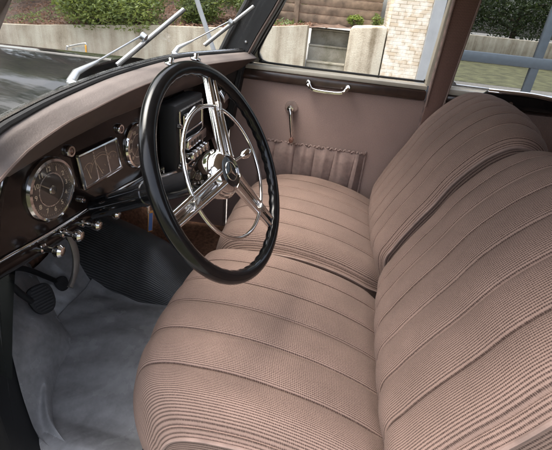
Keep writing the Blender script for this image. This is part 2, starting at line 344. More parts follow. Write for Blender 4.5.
# stone wall, render pier, glazed building
bm=B(); box(bm,(4.98,-.965,-.42),(6.9,-.475,3.2)); tag(finish('stone_wall',bm,'stone',smooth=False),'tall pale split stone wall right of the garden steps','stone wall')
g=thing('garage','grey rendered garage with blue grey framed glass door beyond the rear side window','garage',(5,-3,-.42))
bm=B(); box(bm,(4.9,-1.13,-.42),(5.3,-.968,3.2)); finish('wall_pier',bm,'render',g,smooth=False)
bm=B(); box(bm,(4.9,-8.3,2.3),(5.3,-1.133,3.2)); finish('lintel',bm,'render',g,smooth=False)
bm=B(); box(bm,(4.9,-8.5,-.42),(5.3,-8.31,3.2)); finish('wall_pier',bm,'render',g,smooth=False)
bm=B(); box(bm,(5.32,-8.6,3.205),(10,-.9,3.4)); box(bm,(9.9,-8.5,-.42),(10,-1,3.2)); box(bm,(5.31,-8.5,-.42),(9.89,-8.4,3.2)); finish('roof_shell',bm,'render',g,smooth=False)
bm=B(); box(bm,(5.31,-8.39,-.41),(9.89,-1.0,-.40)); finish('garage_floor',bm,'gravel',g,smooth=False)
dr=finish('glass_door',(lambda b:(box(b,(5.0,-8.3,-.38),(5.012,-1.14,2.29)),b)[1])(B()),'garageglass',g,smooth=False)
bm=B()
for y0,y1 in ((-1.30,-1.14),(-2.46,-2.36),(-3.72,-3.62),(-4.98,-4.88),(-6.2,-6.1),(-8.3,-8.15)): box(bm,(4.96,y0,-.41),(5.05,y1,2.28),.006)
for z0,z1 in ((-.41,-.3),(.63,.755),(1.55,1.66),(2.18,2.285)): box(bm,(4.955,-8.29,z0),(5.055,-1.15,z1),.006)
finish('door_frame',bm,'frameblue',dr)
# opposite side of the yard (seen mirrored in the garage glass)
bm=B(); box(bm,(-8.3,-26,-.42),(-8.0,9,.6),.02); tag(finish('retaining_wall',bm,'conc'),'concrete wall across the yard, mirrored in the garage glass','wall')
def tree(name,label,loc,R,n,size,mat,trunk=True,group=None,h=None):
    t_=thing(name,label,'tree' if trunk else 'bush',loc,group)
    x,y,z=loc; top=h or R[2]*1.1
    bm=B(); leaves(bm,(x,y,z+top),R,n,size); finish('crown',bm,mat,t_,smooth=False)
    bm=B(); P=crom([(x,y,z-.1),(x+.04,y+.05,z+top*.5),(x-.02,y,z+top*1.2)],5); tube(bm,P,[.09*R[2]*(1-.07*i)+.01 for i in range(len(P))],8)
    for k in range(5):
        a=k*1.3; p0=Vector((x,y,z+top*(.45+.13*k))); tube(bm,[p0,p0+Vector((math.cos(a)*R[0]*.55,math.sin(a)*R[1]*.55,R[2]*.25))],[.03*R[2],.008],6)
    finish('trunk',bm,'bark',t_); return t_
tree('conifer_bush','large light green conifer bush hanging over the concrete wall','conifer' and (5.22,3.75,.52),(.62,1.15,.66),16000,.06,'leaf',False,h=.50)
tree('conifer_bush','dark green conifer bush above the wall, left behind the windscreen',(7.2,6.2,1.2),(.9,1.3,.9),6000,.09,'leafdark',False)
tree('leafy_bush','bushy green shrub on the bank beside the passenger window corner',(5.75,1.55,.75),(.33,.42,.3),2600,.055,'leaf',False,h=.3)
tree('leafy_bush','dark leafy shrub behind the white post above the wall',(6.6,2.2,1.1),(.6,.7,.6),4000,.07,'leafdark',False)
tree('weed_clump','small bright green weed clump on the ledge above the steps',(5.9,-.02,.87),(.12,.15,.08),700,.05,'leaflight',False,h=.08)
tree('weed_clump','ragged brown and green weeds beside the pale stone wall',(5.9,-.33,.9),(.15,.1,.13),500,.04,'leaf',False,h=.08)
for i,(x,y,r,lb) in enumerate([(8.5,9.5,2.6,'tall dark tree on the bank at the far left'),(9.5,4.5,2.4,'broad dark tree high on the bank behind the conifer bush'),(9.3,.4,2.0,'dark tree high above the garden steps'),(7.5,14,2.8,'farthest tree beyond the end of the concrete wall')]):
    tree('leafy_tree',lb,(x,y,bankf(min(1,(y+.4)/15),.4)[2]),(r*1.4,r*1.7,r*1.7),13000,.27,'leafdark',group='trees on the bank')
for i,(x,y) in enumerate([(-11.0,-3),(-10.6,-7),(-11.0,-11.5),(-10.6,-16),(-11,-20.5)]):
    tree('hedge_tree',['first','second','third','fourth','fifth'][i]+' dark green tree from the front behind the wall across the yard',(x,y,-.4),(1.6,3.2,2.0),9000,.17,'leafdark',group='trees across the yard',h=2.2)
tree('spreading_tree','very tall spreading tree ahead of the bonnet',(1.5,9.0,-.42),(3.6,2.8,4.2),20000,.24,'leaf',h=7.0)
tree('spreading_tree','tall leafy tree left of the bonnet, mirrored in its black paint',(-4.6,8.5,-.42),(2.8,2.6,3.2),14000,.22,'leaf',h=5.0)
tree('overhanging_tree','tall tree whose crown overhangs the concrete wall and the bonnet',(7.2,6.5,1.2),(3.4,4.2,2.3),24000,.20,'leaf',h=4.6)
tree('conifer_bush','second green conifer bush beside the white post above the wall',(5.6,2.25,.62),(.45,.5,.5),6500,.06,'leaf',False,h=.35)
bm=B(); grid(bm,lambda u,v:(-40+38.7*u,-60+120*v,-.415),2,2); tag(finish('grass_verge',bm,simple('mossy_gravel',(.085,.085,.04),.95,spread=.5,scale=3),smooth=False),kind='structure')
# leaning white post
bm=B(); tube(bm,[(3.98,1.60,-.42),(3.98,1.615,.50),(3.98,1.80,.95),(3.98,2.1,1.75)],.028,10); tag(finish('white_post',bm,'render'),'pale bent post in front of the concrete wall, seen through the windscreen','post')
# small silver frame with orange edge
fr=thing('hand_cart','small silver tube frame with an orange right edge beyond the bonnet','cart',(3.0,2.8,-.42))
bm=B(); P=crom([(3,2.93,-.35),(3,2.92,.40),(3.0,2.88,.485),(3,2.84,.50),(3,2.70,.535),(3,2.675,.52),(3,2.68,.40),(3,2.69,-.35)],4); tube(bm,P,.009,8); finish('tube_frame',bm,'alu',fr)
bm=B(); tube(bm,[(2.985,2.672,.525),(2.985,2.682,.38)],.009,8); finish('orange_edge',bm,simple('orange_plastic',(.75,.36,.03),.5),fr)
bm=B(); prism(bm,[(3.012,2.90,.2),(3.012,2.86,.475),(3.012,2.70,.505),(3.012,2.70,.2)],(.006,0,0)); finish('mesh_panel',bm,simple('grey_mesh',(.34,.34,.3),.8),fr,smooth=False)
bm=B(); lathe(bm,[(.0,-.02),(.06,-.02),(.07,0),(.06,.02),(0,.02)],(3,2.8,-.35),(0,1,0),20); finish('wheel',bm,'rubber',fr)
# ================================================================= CAR BODY
car=thing('vintage_car','old black car seen from inside, with long bonnet, brown trimmed pillars and raked windscreen','car',(0,0,-.42))
AY=[(-.75,.262),(-.68,.285),(-.62,.315),(-.558,.342),(-.38,.39),(-.105,.433),(.247,.433),(.538,.34),(.62,.31)]
def ya(x): return smooth_tab(x,AY)
def ws(x,z,off=0): return ya(x)-.52*(z-.92)+off
# bonnet
def bonnet(u,v):
    x=-.56+1.12*u; y0=ya(max(-.6,min(.6,x)))+.075; y=y0+(2.1-y0)*v; w=.60-.2*v
    xx=x/.56*w; z=.928-.02*v-.50*abs(xx/w)**3.2*.8-.10*(xx/w)**2; return (xx,y,z)
bm=B(); grid(bm,bonnet,60,40); finish('bonnet',bm,'paint',car)
bm=B(); tube(bm,[(0,.52+i*.08,.9275-.001*i) for i in range(20)],.003,6); finish('bonnet_hinge',bm,'paint',car)
# scuttle under windscreen
bm=B(); 
def scut(u,v):
    x=-.66+1.28*u; y=ya(x)+.0+.09*v; return (x,y,.912-.0*v-.45*abs(x/.62)**5*v-.012*v)
grid(bm,scut,40,5); finish('scuttle',bm,'paint',car)
# windscreen glass + chrome seal
bm=B(); grid(bm,lambda u,v:(-.66+1.26*u,ws(-.66+1.26*u,.922+.43*v,.012),.922+.43*v),40,2)
wsn=finish('windscreen',bm,'glass',car)
bm=B(); P=[(-.66+1.26*i/50,ws(-.66+1.26*i/50,.927,.010),.927) for i in range(51)]; tube(bm,P,.0045,8); finish('chrome_seal',bm,'satin',wsn)
bm=B(); P=[(-.66+1.26*i/50,ws(-.66+1.26*i/50,.92,-.003),.921) for i in range(51)]; tube(bm,P,.006,8); finish('rubber_seal',bm,'rubber',wsn)
bm=B(); P=[(-.66+1.26*i/50,ws(-.66+1.26*i/50,.921,.026),.9185) for i in range(51)]; tube(bm,P,.0035,8); finish('outer_moulding',bm,'alu',wsn)
# A pillars
def pillar(sx,x0,x1,rows=((.60,.60,.36),(.88,.425,.312),(.98,.373,.262),(1.08,.318,.205),(1.36,.17,.06))):
    P=[]
    for z,ya_,yb in rows:
        P.append((z,ya_,yb))
    bm=B()
    loops=[]
    for z,a,b_ in P:
        loops.append([bm.verts.new(q) for q in ((x0*sx,a,z),(x1*sx,a-.004,z),(x1*sx,b_,z),(x0*sx,b_+.004,z))])
    for A,C_ in zip(loops,loops[1:]):
        for k in range(4): bm.faces.new((A[k],A[(k+1)%4],C_[(k+1)%4],C_[k]))
    bm.faces.new(loops[0][::-1]); bm.faces.new(loops[-1]); bmesh.ops.recalc_face_normals(bm,faces=bm.faces[:])
    bmesh.ops.bevel(bm,geom=bm.edges[:],offset=.006,segments=2,affect='EDGES')
    return bm
pr=finish('windscreen_pillar',pillar(1,.592,.66),'blackmatte',car)
bm=B(); lathe(bm,[(0,.004),(.004,.003),(.006,0)],(.590,.31,.955),(-1,0,0),16); finish('screw',bm,'screw',pr)
bm=B(); tube(bm,[(.586,.316-.0+.001,.875),(.586,.262,.98),(.586,.205,1.08),(.586,.062,1.36)],.005,8); finish('edge_trim',bm,'darkpad',pr)
bm=B(); tube(bm,[(.58,.425,.875),(.58,.373,.98),(.58,.318,1.08),(.58,.17,1.36)],.011,8); finish('rubber_seal',bm,'rubber',pr)
finish('windscreen_pillar',pillar(-1,.60,.66,((.60,.60,.47),(.88,.46,.385),(.98,.39,.318),(1.08,.318,.246),(1.36,.17,.06))),'darkpad',car)
# roof, header, rear wall, side rails, driver's rear side
bm=B(); grid(bm,lambda u,v:(-.68+1.36*u,.20-2.3*v,1.37+.10*math.sin(PI*u)-.05*abs(2*v-.6)**2),20,20); r_=finish('roof',bm,'headliner',car)
m_=r_.modifiers.new('s','SOLIDIFY'); m_.thickness=-.03; m_.offset=1
bm=B(); box(bm,(-.66,-2.1,.08),(.66,-2.04,1.36),.02); finish('rear_bulkhead',bm,'door',car)
bm=B(); box(bm,(-.70,-2.05,.08),(-.64,-.56,1.34),.02); finish('rear_quarter',bm,'door',car)
bm=B(); box(bm,(-.645,-.56,.09),(-.585,-.47,1.36),.012); finish('door_pillar',bm,'pillar',car)
# passenger B pillar
bm=B(); prism(bm,[(.604,-.400,.10),(.604,-.408,.80),(.604,-.415,1.36),(.604,-.508,1.36),(.604,-.470,.80),(.604,-.462,.10)],(.045,0,0),.005); bp=finish('door_pillar',bm,'pillar',car)
for a_,b_ in ((-.409,-.4165),(-.471,-.509)):
    bm=B(); tube(bm,[(.601,a_,.80),(.601,b_,1.36)],.0028,6); finish('piping',bm,'pipe',bp)
# firewall, toeboard, kick panels, sill
bm=B(); box(bm,(-.60,.985,.08),(.60,1.01,.74)); finish('firewall',bm,'fire',car,smooth=False)
bm=B(); prism(bm,[(-.62,.74,.088),(-.62,.98,.36),(-.62,.984,.088)],(1.24,0,0)); finish('toeboard',bm,'carpet',car,smooth=False)
bm=B(); box(bm,(-.68,.44,.05),(-.62,1.0,.84),.012); finish('kick_panel',bm,'sillblack',car)
bm=B(); box(bm,(.60,.385,.05),(.66,.95,.78),.012); finish('kick_panel',bm,'door',car)
bm=B(); box(bm,(-.72,-.55,-.1),(-.515,1.0,.113),.015); finish('door_sill',bm,'sillblack',car)
bm=B(); box(bm,(-.70,-2.0,.0),(.66,1.0,.085)); tag(finish('floor_pan',bm,'blackmatte',car,smooth=False))
bm=B(); box(bm,(-.6,-1.6,.1),(.6,-1.15,.42),.05); finish('rear_bench',bm,'seat',car)
# ================================================================= PASSENGER DOOR
pd=thing('passenger_door','brown cloth lined front passenger door with clear window and gathered pocket','car door',(.66,0,.1))
def doorbox(y0,y1,mat,parent,name,x0=.64,z0=.10,z1=.812):
    bm=B(); box(bm,(x0,y0,z0),(.72,y1,z1),.006); return finish(name,bm,mat,parent)
doorbox(-.42,.38,'door',pd,'door_panel')
bm=B(); box(bm,(.624,-.405,.813),(.70,.372,.8515),.008); finish('window_moulding',bm,'wood',pd)
bm=B(); box(bm,(.632,-.403,.8525),(.70,.372,.868),.003); led=finish('window_ledge',bm,'ledge',pd)
bm=B(); grid(bm,lambda u,v:(.705,-.43+.80*u,.86+.5*v),2,2); finish('window_pane',bm,'glass',pd)
# window frame: rounded opening in outer skin at x=.71
def winframe(parent,pts,mat='rubber',r=.0045,x=.70):
    bm=B(); tube(bm,[(x,y,z) for y,z in pts],r,8); return finish('window_frame',bm,mat,parent)
wp=crom([(0,0.095,1.34),(0,.195,1.10),(0,.265,.96),(0,.283,.91),(0,.268,.884),(0,.22,.874),(0,-.35,.874),(0,-.395,.880),(0,-.408,.91),(0,-.41,1.34)],5)
winframe(pd,[(p.y,p.z) for p in wp])
bm=B(); inner=[(p.y,p.z) for p in wp]
# door skin around opening front corner (dark)
pts=[(.712,.36,.868),(.712,.36,.90),(.712,.10,1.36),(.712,.095,1.34),(.712,.195,1.10),(.712,.265,.96),(.712,.283,.91),(.712,.268,.884),(.712,.22,.868)]
prism(bm,pts[::-1],(.02,0,0)); finish('window_corner',bm,'ledge',pd,smooth=False)
bm=B(); prism(bm,[(.662,.355,.868),(.662,.35,.885),(.662,.075,1.36),(.662,.05,1.36),(.662,.283,.93),(.662,.30,.90),(.662,.30,.868)],(.045,0,0),.003); finish('window_corner_post',bm,'blackmatte',pd)
bm=B(); prism(bm,[(.652,-.398,.8665),(.652,-.4135,1.36),(.652,-.434,1.36),(.652,-.434,.8665)],(.055,0,0),.002); finish('window_channel',bm,'ledge',pd)
# pull handle
bm=B(); y0,y1=.052,-.105
P=crom([(.640,y0,.836),(.622,y0,.832),(.606,y0-.006,.820),(.600,y0-.03,.806),(.600,y1+.03,.806),(.606,y1+.006,.820),(.622,y1,.832),(.640,y1,.836)],5); tube(bm,P,.0075,10,flat=1.35,up=(0,0,1)); ph=finish('pull_handle',bm,'chrome',pd)
for yy in (y0,y1):
    bm=B(); lathe(bm,[(0,.006),(.010,.005),(.013,0),(.013,-.003)],(.6400,yy,.836),(-1,0,0),20); finish('handle_foot',bm,'chrome',ph)
# crank
bm=B(); lathe(bm,[(0,.034),(.013,.032),(.017,.024),(.019,.013),(.027,.006),(.028,0)],(.640,.114,.718),(-1,0,0),28); cr_=finish('window_crank',bm,'chrome',pd)
bm=B(); tube(bm,crom([(.612,.114,.718),(.604,.108,.69),(.604,.098,.63),(.608,.093,.60)],5),[.0085-.0001*i for i in range(16)],12,flat=1.0,up=(-1,0,0)); finish('crank_arm',bm,'chrome',cr_)
bm=B(); lathe(bm,[(0,.028),(.009,.026),(.012,.014),(.009,.002),(.008,0)],(.605,.0925,.592),(-1,0,-.0),20); finish('crank_knob',bm,'lens',cr_)
# gathered pocket
def pocket(u,v):
    y=.235-.455*u+.0; z=.566+.004*math.sin(30*u)-.20*v-.0*u
    ph_=u*62+.8*math.sin(u*17)+.5*math.sin(u*41); g_=math.sin(ph_)*(1-v)**1.5*.0032; big=(abs(math.sin(u*PI*5.2+.6+.3*v))**.45)*.011*min(1,v*4+.15)
    edge=min(1,min(u,1-u)*22); return (.637-(.004+.012*math.sin(PI*min(1,v*.9+.15)))*edge-(g_+big)*edge,y-.007*math.sin(u*25)*v*edge,z)
bm=B(); grid(bm,pocket,260,50); pk=finish('map_pocket',bm,'pocket',pd)
bm=B(); tube(bm,[(.627-.002*math.sin(i*2.1),.237-.459*i/120,.568+.0035*math.sin(i*1.3)) for i in range(121)],.0045,8); finish('elastic_edge',bm,'pocket',pk)
bm=B(); tube(bm,[(.636,.24,.575),(.636,.24,.33)],.004,6); tube(bm,[(.636,-.225,.575),(.636,-.225,.36)],.004,6); finish('pocket_border',bm,'pocket',pk)
# ================================================================= REAR DOOR
rd=thing('rear_door','dark brown rear door with chrome latch right of the patterned pillar','car door',(.66,-1.2,.1))
bm=B(); box(bm,(.645,-1.7,.10),(.72,-.475,.812),.006); finish('door_panel',bm,'door',rd)
bm=B(); box(bm,(.626,-1.69,.815),(.70,-.48,.8465),.008); finish('window_moulding',bm,'wood',rd)
bm=B(); box(bm,(.632,-1.69,.8475),(.70,-.478,.868),.003); finish('window_ledge',bm,'ledge',rd)
bm=B(); grid(bm,lambda u,v:(.705,-1.7+1.21*u,.86+.5*v),2,2); finish('window_pane',bm,'glass',rd)
wp=crom([(0,-1.6,1.30),(0,-1.6,.92),(0,-1.56,.876),(0,-.56,.876),(0,-.515,.882),(0,-.50,.91),(0,-.512,1.10),(0,-.525,1.34)],5)
winframe(rd,[(p.y,p.z) for p in wp],'alu',.005)
bm=B(); prism(bm,[(.655,-.474,.8685),(.655,-.514,1.36),(.655,-.524,1.36),(.655,-.492,.8685)],(.05,0,0)); finish('window_channel',bm,'ledge',rd,smooth=False)
lt=thing('door_latch','','',(0,0,0)); bpy.data.objects.remove(lt)
bm=B(); prism(bm,[(.630,-.590,.856),(.630,-.615,.884),(.630,-.82,.886),(.630,-.86,.866),(.630,-.85,.828),(.630,-.63,.824)],(-.022,0,0),.005); lt=finish('latch_bracket',bm,'blackgloss',rd)
bm=B(); tube(bm,crom([(.610,-.615,.884),(.596,-.66,.886),(.594,-.76,.887),(.604,-.845,.880)],6),.010,10,flat=.6); finish('latch_lever',bm,'chrome',lt)
bm=B(); lathe(bm,[(0,.014),(.008,.012),(.01,0)],(.609,-.70,.846),(-1,0,0),16); finish('latch_button',bm,'chrome',lt)
# ================================================================= DASHBOARD
db=thing('dashboard','dark brown lacquered dashboard with padded leatherette top and chrome strip','dashboard',(0,.45,.6))
CZ=[(-.75,.79),(-.68,.795),(-.62,.80),(-.525,.812),(-.375,.829),(-.22,.836),(.03,.831),(.385,.822),(.62,.80)]
def strip_z(x): return smooth_tab(x,[(-.75,.69),(-.68,.682),(-.62,.676),(-.544,.669),(-.434,.657),(-.215,.645),(-.018,.627),(.182,.613),(.62,.600)])
def padf(u,v):
    x=-.73+1.33*u; e=min(1,min(u,1-u)*1.0/.03)
    A=Vector((x,ya(x)-.002,.9195)); dl_=smooth_tab(x,[(-.75,.022),(-.6,.030),(-.45,.040),(-.35,.050),(-.1,.062),(.25,.062),(.56,.05),(.62,.045)]); Bq=Vector((x,ya(x)-dl_,lerp(x,[(-.75,.899),(-.6,.899),(-.45,.904),(-.2,.9065)]))); Cq=Vector((x,.402,lerp(x,CZ)))
    P=[A,(A*.5+Bq*.5)+Vector((0,0,.004)),Bq+Vector((0,.004,0)),Bq+Vector((0,-.006,-.008)),Bq*.75+Cq*.25+Vector((0,-.008,-.002)),Bq*.35+Cq*.65+Vector((0,-.008,0)),Cq,Cq+Vector((0,.03,.004))]
    s=v*(len(P)-1); i=min(int(s),len(P)-2); f=s-i; return P[i].lerp(P[i+1],f)
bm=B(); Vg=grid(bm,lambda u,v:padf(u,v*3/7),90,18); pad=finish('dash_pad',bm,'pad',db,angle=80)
bm=B(); Vg=grid(bm,lambda u,v:padf(u,3/7+v*4/7),90,24); bmesh.ops.smooth_vert(bm,verts=[v for r in Vg[1:-1] for v in r[1:-1]],factor=.5,use_axis_x=True,use_axis_y=True,use_axis_z=True); finish('dash_pad_lower',bm,'darkpad',db,angle=80)  # lower band of the pad, coloured darker than the pad top
bm=B(); P=[padf(i/60,2.85/7) for i in range(61)]; tube(bm,[Vector(p)+Vector((0,0,.0)) for p in P],.0022,6); finish('stitched_seam',bm,'darkpad',pad)
# panel face + valance
def face(u,v):
    x=-.73+1.33*u; zt=lerp(x,CZ)+.01; zs=strip_z(x)
    if v<.7: return (x,.424,zt+(zs-zt)*v/.7)
    w=(v-.7)/.3; return (x,.424-.020*math.sin(w*PI*.6)+.05*w*w,zs-.058*w)
bm=B(); grid(bm,face,60,24); pn=finish('instrument_panel',bm,'dash',db)
bm=B(); tube(bm,[(-.73+1.33*i/60,.4195,strip_z(-.73+1.33*i/60)) for i in range(38)],.0032,8,flat=.8); finish('chrome_strip',bm,'chrome',db)
def dial(name,lab,cx,cz,r,nums,hand):
    n=(0,-1,0); y=.424
    bm=B(); lathe(bm,[(r*1.02,0),(r*1.03,.004),(r*.98,.009),(r*.9,.0105),(r*.88,.008),(r*.87,.003)],(cx,y,cz),n,56); bz=finish(name,bm,'chrome',db,label=lab)
    bm=B(); lathe(bm,[(0,.0035),(r*.87,.0035)],(cx,y,cz),n,48); finish('dial_face',bm,'dial',bz)
    bm=B(); lathe(bm,[(r*.50,.0042),(r*.52,.0046),(r*.54,.0042)],(cx,y,cz),n,48); finish('dial_ring',bm,'satin',bz)
    bm=B()
    for k in range(60):
        a=k*6; d=Vector((math.sin(rad(a)),0,math.cos(rad(a)))); t_=Vector((d.z,0,-d.x)); l=.05 if k%5 else .09
        p=Vector((cx,y-.0042,cz)); q=[p+d*r*.84-t_*.0005,p+d*r*.84+t_*.0005,p+d*r*(.84-l)+t_*.0005,p+d*r*(.84-l)-t_*.0005]
        bm.faces.new([bm.verts.new(v) for v in q])
    finish('dial_ticks',bm,'creamdim',bz,smooth=False)
    bm=B()
    for s,a in nums:
        b2=text('n',s,r*.22,(cx+math.sin(rad(a))*r*.67,y-.0046,cz+math.cos(rad(a))*r*.67),n,'creamdim',False); me=bpy.data.meshes.new('tmp'); b2.to_mesh(me); b2.free(); bm.from_mesh(me); bpy.data.meshes.remove(me)
    finish('numerals',bm,'cream',bz,smooth=False)
    for a,l,w in hand:
        d=Vector((math.sin(rad(a)),0,math.cos(rad(a)))); t_=Vector((d.z,0,-d.x)); c=Vector((cx,y-.0065,cz)); bm=B()
        prism(bm,[c-t_*w,c+t_*w,c+d*r*l+t_*w*.5,c+d*r*l-t_*w*.5],(0,-.0006,0)); finish('hand',bm,'creamdim',bz,smooth=False)
    bm=B(); lathe(bm,[(0,.0095),(r*.12,.009),(r*.145,.0065)],(cx,y,cz),n,28); finish('centre_cap',bm,'satin',bz)
    bm=B(); lathe(bm,[(0,.0128),(r*.89,.0115)],(cx,y,cz),n,48); finish('dial_glass',bm,'dialglass',bz)
dial('clock','round chrome rimmed clock at the left end of the dashboard',-.408,.741,.063,[(str(k),k*30) for k in range(1,13)],[(-52,.72,.0013)])
dial('speedometer','round chrome rimmed speedometer half hidden behind the steering wheel',-.073,.727,.061,[('0',-130),('20',-95),('40',-60),('60',-22),('80',22),('100',60),('120',95),('140',130)],[(-130,.7,.0011)])
# rectangular combined gauge
rc=[(-.323,.780),(-.178,.777),(-.165,.699),(-.314,.702)]; y=.424
bm=B(); P=[Vector((x,y-.006,z)) for x,z in rc]; 
for a,b_ in zip(P,P[1:]+P[:1]): tube(bm,[a,b_],.0042,8,cap=True)
rg=finish('combined_gauge',bm,'chrome',db,label='rectangular chrome framed gauge cluster')
bm=B(); prism(bm,[(x,y-.003,z) for x,z in rc],(0,.002,0)); finish('dial_face',bm,'dial',rg,smooth=False)
bm=B()
for f in (.36,.68):
    a=P[0].lerp(P[1],f); b_=P[3].lerp(P[2],f); tube(bm,[a,b_],.0014,6)
finish('divider',bm,'satin',rg)
bm=B()
def arc(cx,cz,r,a0,a1,w=.0007,yy=.4192):
    n=18
    for k in range(n):
        q=[]
        for aa,rr in ((a0+(a1-a0)*k/n,r-w),(a0+(a1-a0)*(k+1)/n,r-w),(a0+(a1-a0)*(k+1)/n,r+w),(a0+(a1-a0)*k/n,r+w)): q.append(bm.verts.new((cx+rr*math.sin(rad(aa)),yy,cz+rr*math.cos(rad(aa)))))
        bm.faces.new(q)
arc(-.245,.715,.042,-70,60); arc(-.29,.735,.018,-60,60); arc(-.20,.725,.026,-50,50); arc(-.245,.715,.048,-70,60,.0004)
for k in range(9):
    a=rad(-70+k*16); bm.faces.new([bm.verts.new((-.20+rr*math.sin(a+o_),.4192,.69+rr*math.cos(a+o_))) for rr,o_ in ((.045,-.012),(.045,.012),(.052,.012),(.052,-.012))])
finish('gauge_scale',bm,'creamdim',rg,smooth=False)
bm=B(); prism(bm,[(-.245,.4180,.712),(-.243,.4180,.7115),(-.268,.4180,.752)],(0,-.0006,0)); finish('needle',bm,'cream',rg,smooth=False); bm=B(); prism(bm,[(-.29,.4180,.717),(-.288,.4180,.717),(-.300,.4180,.748)],(0,-.0006,0)); finish('needle',bm,'cream',rg,smooth=False)
bm=B(); bm.faces.new([bm.verts.new((x,y-.0085,z)) for x,z in rc]); finish('gauge_glass',bm,'dialglass',rg,smooth=False)
# indicator lamps
for x,z,r in ((-.34,.798,.0115),(-.152,.794,.0115),(-.325,.680,.007)):
    bm=B(); lathe(bm,[(r*1.1,0),(r*1.15,.004),(r*.95,.008),(r*.62,.008),(r*.6,.004)],(x,.4235,z),(0,-1,0),24); l_=finish('indicator_lamp',bm,'chrome',db)
    bm=B(); lathe(bm,[(0,.010),(r*.4,.008),(r*.6,.004)],(x,.4235,z),(0,-1,0),20); finish('lamp_lens',bm,'lens',l_)
# pull knobs below strip
for x,z,s in ((-.468,.651,1),(-.408,.651,1),(-.345,.641,.95),(-.270,.630,.95)):
    bm=B(); lathe(bm,[(.009*s,0),(.010*s,.010),(.0065*s,.012),(.0055*s,.028),(.009*s,.030),(.0125*s,.034),(.013*s,.042),(.009*s,.047),(0,.048)],(x,.420,z-.008),(.12,-1,-.05),24); finish('pull_knob',bm,'chrome',db)
bm=B(); lathe(bm,[(.0,0),(.007,.0),(.007,.012),(0,.014)],(-.318,.405,.612),(.2,-1,-.2),16); finish('brass_lever',bm,'brass',db)
for x,z,dx in ((.03,.600,.2),(.085,.592,-.1),(.135,.600,.1),(.19,.575,.3)):
    bm=B(); lathe(bm,[(.009,0),(.008,.02),(.006,.03),(.011,.036),(.012,.046),(.007,.052),(0,.053)],(x,.42,z),(dx,-1,.1),20); finish('switch_knob',bm,'chrome',db)
bm=B(); tube(bm,crom([(-.02,.395,.615),(.03,.375,.612),(.09,.372,.600),(.12,.385,.585)],6),.006,8); finish('choke_lever',bm,'satin',db)
bm=B(); box(bm,(-.16,.395,.630),(.03,.415,.636),.002); box(bm,(-.10,.395,.606),(.03,.415,.611),.002); box(bm,(.024,.396,.612),(.03,.414,.6295),.001); finish('name_bracket',bm,'chrome',db)
# vents/knobs on top
for px,py,pz in ((.115,.405,.918),(.265,.388,.918)):
    bm=B(); lathe(bm,[(.018,0),(.017,.003),(.008,.006),(.0065,.009),(.009,.013),(.007,.018),(0,.019)],(px,py,pz),(0,-.2,1),24); finish('demister_knob',bm,'chrome',db)
# radio
rdm=thing('car_radio','black boxed car radio with chrome dial and push buttons under the dashboard','car radio',(.2,.4,.6))
RX0,RX1,RY,RZ0,RZ1=.05,.27,.364,.590,.815
bm=B(); box(bm,(RX0,RY,RZ0),(RX1,.4215,RZ1),.008); finish('radio_housing',bm,'blackmatte',rdm)
bm=B()
def rframe(x0,x1,z0,z1,yy,r):
    P=[Vector((x0,yy,z0)),Vector((x1,yy,z0)),Vector((x1,yy,z1)),Vector((x0,yy,z1))]
    for a,b_ in zip(P,P[1:]+P[:1]): tube(bm,[a,b_],r,8)
rframe(RX0+.02,RX1-.015,.612,.795,RY-.003,.0035); finish('face_frame',bm,'satin',rdm)
bm=B(); box(bm,(RX0+.04,RY-.008,.725),(RX1-.035,RY-.001,.775),.004); dl=finish('tuning_dial',bm,'dial',rdm)
bm=B(); rframe(RX0+.038,RX1-.033,.722,.778,RY-.008,.003); tube(bm,crom([(RX0+.04,RY-.011,.765),((RX0+RX1)/2,RY-.014,.789),(RX1-.035,RY-.011,.778)],8),.005,8); finish('dial_frame',bm,'chrome',dl)
bm=B(); box(bm,(RX0+.035,RY-.025,.672),(RX1-.03,RY-.001,.708),.006); kb=finish('button_bar',bm,'chrome',rdm)
for k in range(4):
    bm=B(); box(bm,(RX0+.052+k*.024,RY-.0265,.683),(RX0+.066+k*.024,RY-.0255,.697)); finish('button_slot',bm,'blackgloss',kb,smooth=False)
for k in range(5):
    bm=B(); box(bm,(RX0+.036+k*.029,RY-.040,.640),(RX0+.060+k*.029,RY-.001,.664),.005); finish('push_button',bm,'chrome',rdm)
for xx in (RX0+.018,RX1-.012):
    bm=B(); lathe(bm,[(.013,0),(.014,.018),(.011,.024),(0,.025)],(xx,RY-.001,.625),(0,-1,0),20); finish('tuning_knob',bm,'chrome',rdm)
bm=B(); lathe(bm,[(.007,0),(.007,.012),(0,.014)],(RX0+.012,RY-.001,.752),(0,-1,0),16); finish('tone_knob',bm,'chrome',rdm)
# ashtray/grab on far dash
at=thing('ashtray','chrome lidded ashtray at the passenger end of the dashboard','ashtray',(.55,.40,.72))
bm=B(); box(bm,(.46,.37,.690),(.585,.4215,.765),.012); finish('tray',bm,'darkpad',at)
bm=B(); grid(bm,lambda u,v:(.450+.14*u,.376-.026*math.sin(v*PI*.55),.785-.044*v+.008*math.sin(PI*u)),12,8); l_=finish('lid',bm,'chrome',at); mm=l_.modifiers.new('s','SOLIDIFY'); mm.thickness=.004
